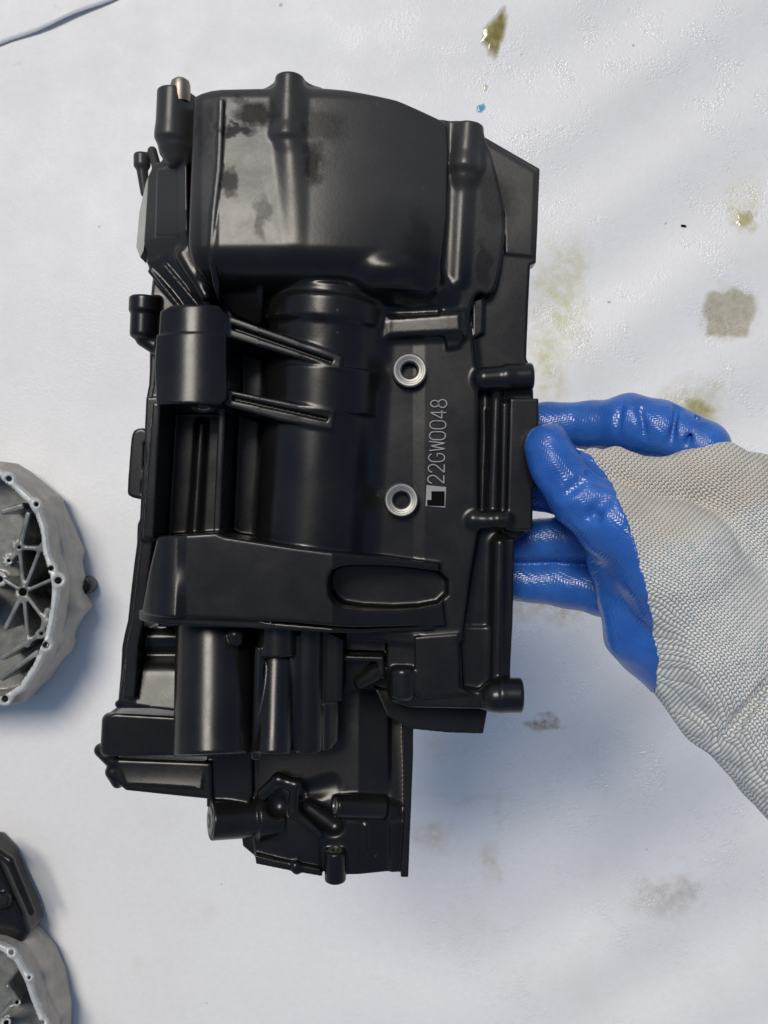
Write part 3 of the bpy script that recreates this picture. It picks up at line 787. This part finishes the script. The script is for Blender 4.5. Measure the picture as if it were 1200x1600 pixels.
# folds
for a, b, r in (((864, 786, 27), (908, 750, 34), 9), ((896, 828, 32), (946, 782, 46), 9), ((930, 805, 34), (934, 808, 40), 8), ((920, 742, 16), (1010, 770, 34), 5), ((1112, 1178, 0), (1215, 1050, 88), 9), ((1010, 775, 40), (1080, 800, 74), 4)):
    A.cone(px(*a), px(*b), r, r, 12, cut=True)
X, Y, Z = A.grid((slice(None),) * 3)
A.D += (1.3 * np.sin(X / 17. + Y / 29.) * np.sin(Y / 21. - Z / 19. + 1.3 * np.sin(X / 47.)) + .7 * np.sin(X / 9. - Y / 12.) * np.sin(Z / 11. + Y / 23.)).astype(np.float32)
B = Field((790, 590, -260), (1330, 1320, 130), 2.5)
reg = np.array([px(x, y, -5)[:2] for x, y in [(893, 690), (902, 700), (925, 716), (948, 745), (961, 790), (976, 828), (989, 880), (1002, 930), (1014, 980), (1026, 1030), (1028, 1116), (1000, 1160), (850, 1160), (700, 1000), (700, 600), (880, 640)]])
X2, Y2 = np.broadcast_arrays(X[:, :, 0], Y[:, :, 0])
rd = polysdf(X2, Y2, reg) + 1.1 * np.sin(Y2 / 2.2) * np.cos(X2 / 3.1) + .8 * np.sin(Y2 / 9.3 + 2 * np.sin(X2 / 31.)) + .5 * np.sin(Y2 / 5.1 + X2 / 8.)
lean = rd[:, :, None] + .10 * (Z + 5)
B.D = np.maximum(A.D, lean.astype(np.float32)); B.names = ['rubber_coating']
def finger(name, pts, k=10):
    B.part(name)
    for (a, ra), (b, rb) in zip(pts[:-1], pts[1:]): B.cone(px(*a), px(*b), ra, rb, k)
finger('index_finger', [((1098, 700, -74), 44), ((1062, 682, -84), 40), ((1030, 672, -96), 47), ((985, 664, -112), 49), ((925, 664, -142), 38), ((850, 664, -166), 36), ((770, 668, -176), 32)])
finger('middle_finger', [((960, 808, -120), 38), ((880, 770, -158), 36), ((780, 760, -180), 32)])
finger('ring_finger', [((1010, 880, -110), 44), ((950, 848, -150), 40), ((890, 842, -172), 38), ((780, 848, -196), 34)])
finger('little_finger', [((1010, 940, -110), 46), ((945, 925, -160), 40), ((880, 912, -186), 38), ((780, 905, -206), 33)])
for a, b, r in (((1046, 705, -40), (1058, 634, -62), 6), ((958, 700, -66), (972, 625, -72), 6), ((1000, 640, -62), (1010, 690, -52), 4), ((934, 902, -120), (952, 958, -135), 7), ((940, 850, -112), (925, 884, -128), 7), ((1088, 655, -60), (1075, 690, -40), 5)):
    B.cone(px(*a), px(*b), r, r, 10, cut=True)
B.D += (1.0 * np.sin(X / 14. + Y / 31. + Z / 23.) * np.sin(Y / 18. + Z / 16.)).astype(np.float32) * (Z < -60)

def knit_mat():
    m, nt, b = mat('white_knit'); n = N(nt); p = n.pos()
    uv = n('Attribute', attribute_name='kuv').outputs['Vector']
    sp = n('SeparateXYZ', {0: uv}); u, v, st = sp.outputs[0], sp.outputs[1], sp.outputs[2]
    wob = n.math('MULTIPLY_ADD', n.noise(p, 120, 2), .5, -.25)
    u = n.math('ADD', u, wob); v = n.math('ADD', v, wob)
    # rows of V stitches: two slanted strands a column
    fr = n.math('PINGPONG', v, .5)                         # 0..0.5..0 across a column
    uu = n.math('ADD', u, n.math('MULTIPLY', fr, .75))
    s1 = n.math('ABSOLUTE', n.math('SINE', n.math('MULTIPLY', uu, math.pi)))
    s2 = n.math('ABSOLUTE', n.math('SINE', n.math('MULTIPLY', v, math.pi * 2)))
    h = n.math('MULTIPLY', n.math('POWER', s1, .7), n.math('POWER', n.math('ADD', s2, .08), .45))
    h2 = n.math('MULTIPLY_ADD', n.noise(p, 3500, 2), .25, h)
    stain = n.math('MULTIPLY', st, n.mapr(n.noise(p, 45, 3, .6), .25, .6, .55, 1.0))
    yarn = n.mix(stain, (.88, .855, .78), (.73, .66, .56))
    cy = n.mapr(n.noise(p, 170, 3, .7), .5, .62)
    yarn = n.mix(n.math('MULTIPLY', cy, n.math('MULTIPLY_ADD', st, -.4, .45)), yarn, (.50, .60, .62))
    yarn = n.mix(n.mapr(n.noise(p, 420, 2, .7), .45, .75, 0.0, .35), yarn, (.58, .58, .55))
    gap = n.mix(stain, (.26, .29, .29), (.20, .175, .15))
    L(nt, n.mix(n.mapr(h, .10, .62), gap, yarn), b.inputs['Base Color'])
    b.inputs['Roughness'].default_value = .85; b.inputs['Specular IOR Level'].default_value = .25
    b.inputs['Sheen Weight'].default_value = .15
    L(nt, n.bump(h2, .8, .0011), b.inputs['Normal'])
    return m
def rubber_mat():
    m, nt, b = mat('blue_rubber'); n = N(nt); p = n.pos()
    uv = n('Attribute', attribute_name='kuv').outputs['Vector']
    sp = n('SeparateXYZ', {0: uv}); u, v = sp.outputs[0], sp.outputs[1]
    wob = n.math('MULTIPLY', n.noise(p, 90, 2), 1.2)
    fr = n.math('PINGPONG', n.math('ADD', v, wob), .5); uu = n.math('ADD', n.math('ADD', u, wob), n.math('MULTIPLY', fr, 1.0))
    h = n.math('ABSOLUTE', n.math('SINE', n.math('MULTIPLY', uu, math.pi * 1.3)))
    h = n.math('MULTIPLY_ADD', n.noise(p, 1500, 2), .5, h)
    h = n.math('MULTIPLY_ADD', n.noise(p, 130, 3), 1.4, h)
    col = n.mix(n.mapr(n.noise(p, 60, 3), .35, .7), (.019, .095, .37), (.032, .138, .48))
    col = n.mix(n.math('MULTIPLY', n.mapr(n.noise(p, 300, 3, .7), .55, .75), .35), col, (.012, .06, .24))
    L(nt, col, b.inputs['Base Color'])
    L(nt, n.mapr(n.noise(p, 70, 3), .35, .65, .18, .36), b.inputs['Roughness'])
    L(nt, n.bump(h, .22, .00045), b.inputs['Normal'])
    return m
M['knit'] = knit_mat(); M['rubber'] = rubber_mat()
def kuv(v):
    s = F / (F - v[:, 2]); x = 600 + (v[:, 0] - 600) * s; y = 800 + (v[:, 1] - 800) * s
    ang = np.radians(52 - 22 * np.clip((1000 - y) / 260, 0, 1))
    dx, dy = x - 1040, y - 900
    sz = 8.6 - 1.8 * np.clip((950 - y) / 200, 0, 1) * 0
    u = (dx * np.cos(np.radians(48)) + dy * np.sin(np.radians(48)) + 10 * np.sin((dx - dy) / 150.)) / 6.6
    vv = (-dx * np.sin(np.radians(48)) + dy * np.cos(np.radians(48)) + 14 * np.sin((dx + dy) / 130.)) / 7.8 + v[:, 2] / 12.
    d = (x - 1040) * .44 - (y - 850) * -.9
    st = np.clip(.5 - ((y - 850) + (x - 1040) * .45) / 40., 0, 1)
    return np.stack([u, vv, st], 1)
def hand_parts(f, iso, mt, keep_back=None):
    v, q, lab = f.mesh(iso); vw = Wa(v); q = q[:, ::-1]; n = vnormals(vw, q)
    if (((vw - vw.mean(0)) * n).sum(1)).mean() < 0: q = q[:, ::-1]; n = -n
    k = kuv(v)
    return v, vw - np.array(hand.location), q, n, lab, {'kuv': k}
v, vw, q, n, lab, at = hand_parts(A, 0.0, None)
link('knit_liner', make_mesh('knit_liner', vw, q, n, at), M['knit'], hand)['label'] = 'off-white knit back and cuff of the glove'
v, vw, q, n, lab, at = hand_parts(B, 1.8, None)
rub = link('rubber_coating', make_mesh('rubber_coating', vw, q, n, at), M['rubber'], hand); rub['label'] = 'blue rubber dipped fingers and palm'
del A, B, X, Y, Z, lean
# ------------------------------------------------------------------ grey castings lying on the foam at the frame edge
def grey_mat(name, c1, c2, rough):
    m, nt, b = mat(name); n = N(nt); p = n.pos()
    L(nt, n.mix(n.mapr(n.noise(p, 60, 4, .6), .35, .7), c1, c2), b.inputs['Base Color'])
    L(nt, n.mapr(n.noise(p, 90, 3), .3, .7, rough - .08, rough + .1), b.inputs['Roughness'])
    b.inputs['Metallic'].default_value = .15
    L(nt, n.bump(n.noise(p, 900, 3), .3, .0004), b.inputs['Normal'])
    return m
M['grey_paint'] = grey_mat('grey_cast_paint', (.33, .295, .255), (.42, .38, .335), .6)
M['grey_inner'] = grey_mat('oily_raw_aluminium', (.12, .128, .118), (.25, .25, .225), .30)
M['grey_rim'] = grey_mat('machined_aluminium_rim', (.42, .43, .41), (.55, .56, .53), .42)
def casting(name, label, rim, skirt, h, inner, lo, hi, seed):
    zt = ZF(h); root = empty(name, W((*pj(*inner['c'], ZF(0))[:2], ZF(0.0)))); tag(root, label, 'engine cover', 'grey engine covers on the foam')
    f = Field((*lo, ZF(-.004)), (*hi, zt + 12), 5.0)
    f.part('shell')
    base = np.array([pj(x, y, ZF(h * .45))[:2] for x, y in skirt])
    f.prism(skirt, ZF(.001), ZF(h * .55), 25, 8, at=ZF(h * .45))
    f.prism(rim, ZF(.02), zt - 12, 8, 50, at=zt)
    c = np.array(inner['c'], float)
    ins = lambda k: [tuple(c + (np.array(p) - c) * k) for p in rim]
    f.part('rim')
    f.prism(rim, zt - 30, zt, 3, 6)
    for x, y, r in inner['boss']: f.cyl(pj(x, y, zt - 60), pj(x, y, zt + 2), r * 2.1, 3, 14)
    f.part('cavity')
    f.prism(ins(inner['k']), zt - 190, zt + 60, 6, 5, cut=True, at=zt, rel=True)
    for i, (a, b, r) in enumerate(inner['ribs']):
        f.part('rib' if i == 0 else 'rib#%d' % i); f.prism_line(a, b, r, zt - 220, zt - 14)
    for i, (x, y, r, rh, dz) in enumerate(inner['hubs']):
        f.part('hub' if i == 0 else 'hub#%d' % i)
        f.cyl(pj(x, y, zt - 220), pj(x, y, zt - dz), r * 2.1, 4, 10)
        f.cyl(pj(x, y, zt - 130), pj(x, y, zt + 30), rh * 2.1, 2, 3, cut=True)
    f.part('rim')
    for x, y, r in inner['boss']: f.cyl(pj(x, y, zt - 50), pj(x, y, zt + 30), r * .95, 2, 3, cut=True)
    field_parts(f, root, {'shell': M['grey_paint'], 'rim': M['grey_rim'], 'cavity': M['grey_inner'], 'rib': M['grey_inner'], 'hub': M['grey_rim']}, M['grey_paint'])
    return root
def _pl(s, a, b, r, z0, z1):
    a = np.array(a, float); b = np.array(b, float); d = (b - a) / np.linalg.norm(b - a); nn = np.array([-d[1], d[0]]) * r
    s.prism([tuple(a + nn), tuple(b + nn), tuple(b - nn), tuple(a - nn)], z0, z1, 3, 10)
Field.prism_line = _pl
rim1 = [(-20, 726), (0, 735), (27, 758), (50, 780), (62, 800), (70, 824), (75, 865), (82, 884), (90, 910), (88, 939), (84, 965), (76, 1006), (58, 1045), (36, 1078), (12, 1094), (-20, 1104), (-120, 1106), (-220, 1040), (-250, 915), (-220, 800), (-120, 725)]
sk1 = [(-20, 720), (12, 726), (40, 748), (62, 766), (80, 778), (84, 800), (100, 826), (116, 862), (112, 880), (116, 905), (112, 922), (130, 952), (108, 975), (92, 992), (102, 1008), (96, 1022), (80, 1026), (58, 1060), (42, 1082), (38, 1096), (10, 1102), (-60, 1112), (-200, 1060), (-260, 915), (-200, 780), (-100, 716)]
casting('engine_cover', 'open grey engine cover, upper one at the left edge beside the case', rim1, sk1, .10,
        dict(c=(-85, 915), k=.95, boss=[(14, 748, 10), (57, 788, 8), (80, 888, 9), (91, 907, 12), (72, 1008, 11), (8, 1092, 11)],
             ribs=[((36, 925), (66, 848), 3), ((36, 925), (82, 905), 3), ((36, 925), (74, 975), 3), ((36, 925), (44, 1012), 3), ((36, 925), (6, 985), 3.5), ((36, 925), (4, 905), 3), ((36, 925), (30, 855), 3), ((30, 855), (72, 858), 3.5), ((30, 855), (14, 876), 4), ((0, 1030), (64, 990), 4), ((0, 1062), (60, 1018), 4), ((64, 990), (74, 950), 4), ((0, 800), (36, 790), 5), ((30, 855), (44, 800), 4)],
             hubs=[(36, 925, 11, 6, 40), (30, 855, 8, 3, 30), (14, 876, 7, 3, 34), (0, 905, 12, 5, 40), (-30, 940, 26, 16, 60), (65, 990, 8, 3, 20)]),
        (-1250, 560), (-350 + 20, 1560), 1)
rim2 = [(-30, 1470), (0, 1476), (14, 1482), (28, 1497), (44, 1526), (54, 1557), (66, 1588), (80, 1612), (70, 1720), (0, 1800), (-120, 1820), (-200, 1720), (-200, 1570), (-120, 1480)]
sk2 = [(-30, 1430), (4, 1436), (26, 1447), (50, 1466), (74, 1495), (90, 1532), (99, 1580), (100, 1640), (80, 1740), (0, 1830), (-130, 1840), (-230, 1730), (-230, 1560), (-130, 1440)]
casting('engine_cover', 'open grey engine cover cut off by the lower left corner', rim2, sk2, .075,
        dict(c=(-60, 1640), k=.94, boss=[(18, 1488, 8), (46, 1527, 6), (66, 1598, 8)],
             ribs=[((8, 1540), (26, 1566), 5), ((0, 1590), (18, 1572), 4)], hubs=[(27, 1566, 6, 3, 20), (10, 1598, 8, 4, 30)]),
        (-1150, 2000), (-430 + 60, 2500 + 650), 2)
# black casting between them
bk = empty('engine_part', W((*pj(-40, 1420, ZF(0))[:2], ZF(0.0)))); tag(bk, 'dark black engine part peeking in between the two grey covers', 'engine part')
f = Field((-1000, 1650, ZF(-.004)), (-420, 2450, ZF(.08)), 6.0)
f.part('housing')
f.prism([(-120, 1300), (-10, 1310), (14, 1335), (30, 1372), (50, 1418), (58, 1445), (44, 1462), (10, 1470), (-100, 1480)], ZF(.001), ZF(.055), 30, 8, at=ZF(.03))
f.part('boss')
f.cyl(pj(4, 1408, ZF(.03)), pj(4, 1408, ZF(.064)), 26, 5, 12)
f.part('lip'); f.cone(pj(-20, 1318, ZF(.055)), pj(16, 1345, ZF(.055)), 14, 14, 10); f.cone(pj(16, 1345, ZF(.055)), pj(50, 1425, ZF(.052)), 14, 12, 10)
field_parts(f, bk, {}, M['black'])
# dark rubber plug beside the first cover
pl = empty('rubber_plug', W((*pj(134, 917, ZF(.0))[:2], ZF(.0)))); tag(pl, 'small round black plug on the foam beside the upper grey cover', 'plug')
def pp(nm, prof, mt):
    me = lathe_mesh(nm, prof, (*pj(131, 915, ZF(.02))[:2], ZF(.0)), (0, 0, 1)); o = link(nm, me, M[mt], pl); o.location = tuple(-c for c in pl.location)
pp('barrel', [(30, 4), (32, 10), (32, 70), (28, 78), (18, 80)], 'black'); pp('cap', [(18, 78), (18, 84), (12, 88), (0, 88)], 'bore')
print('script seconds', round(time.time() - T0, 1))
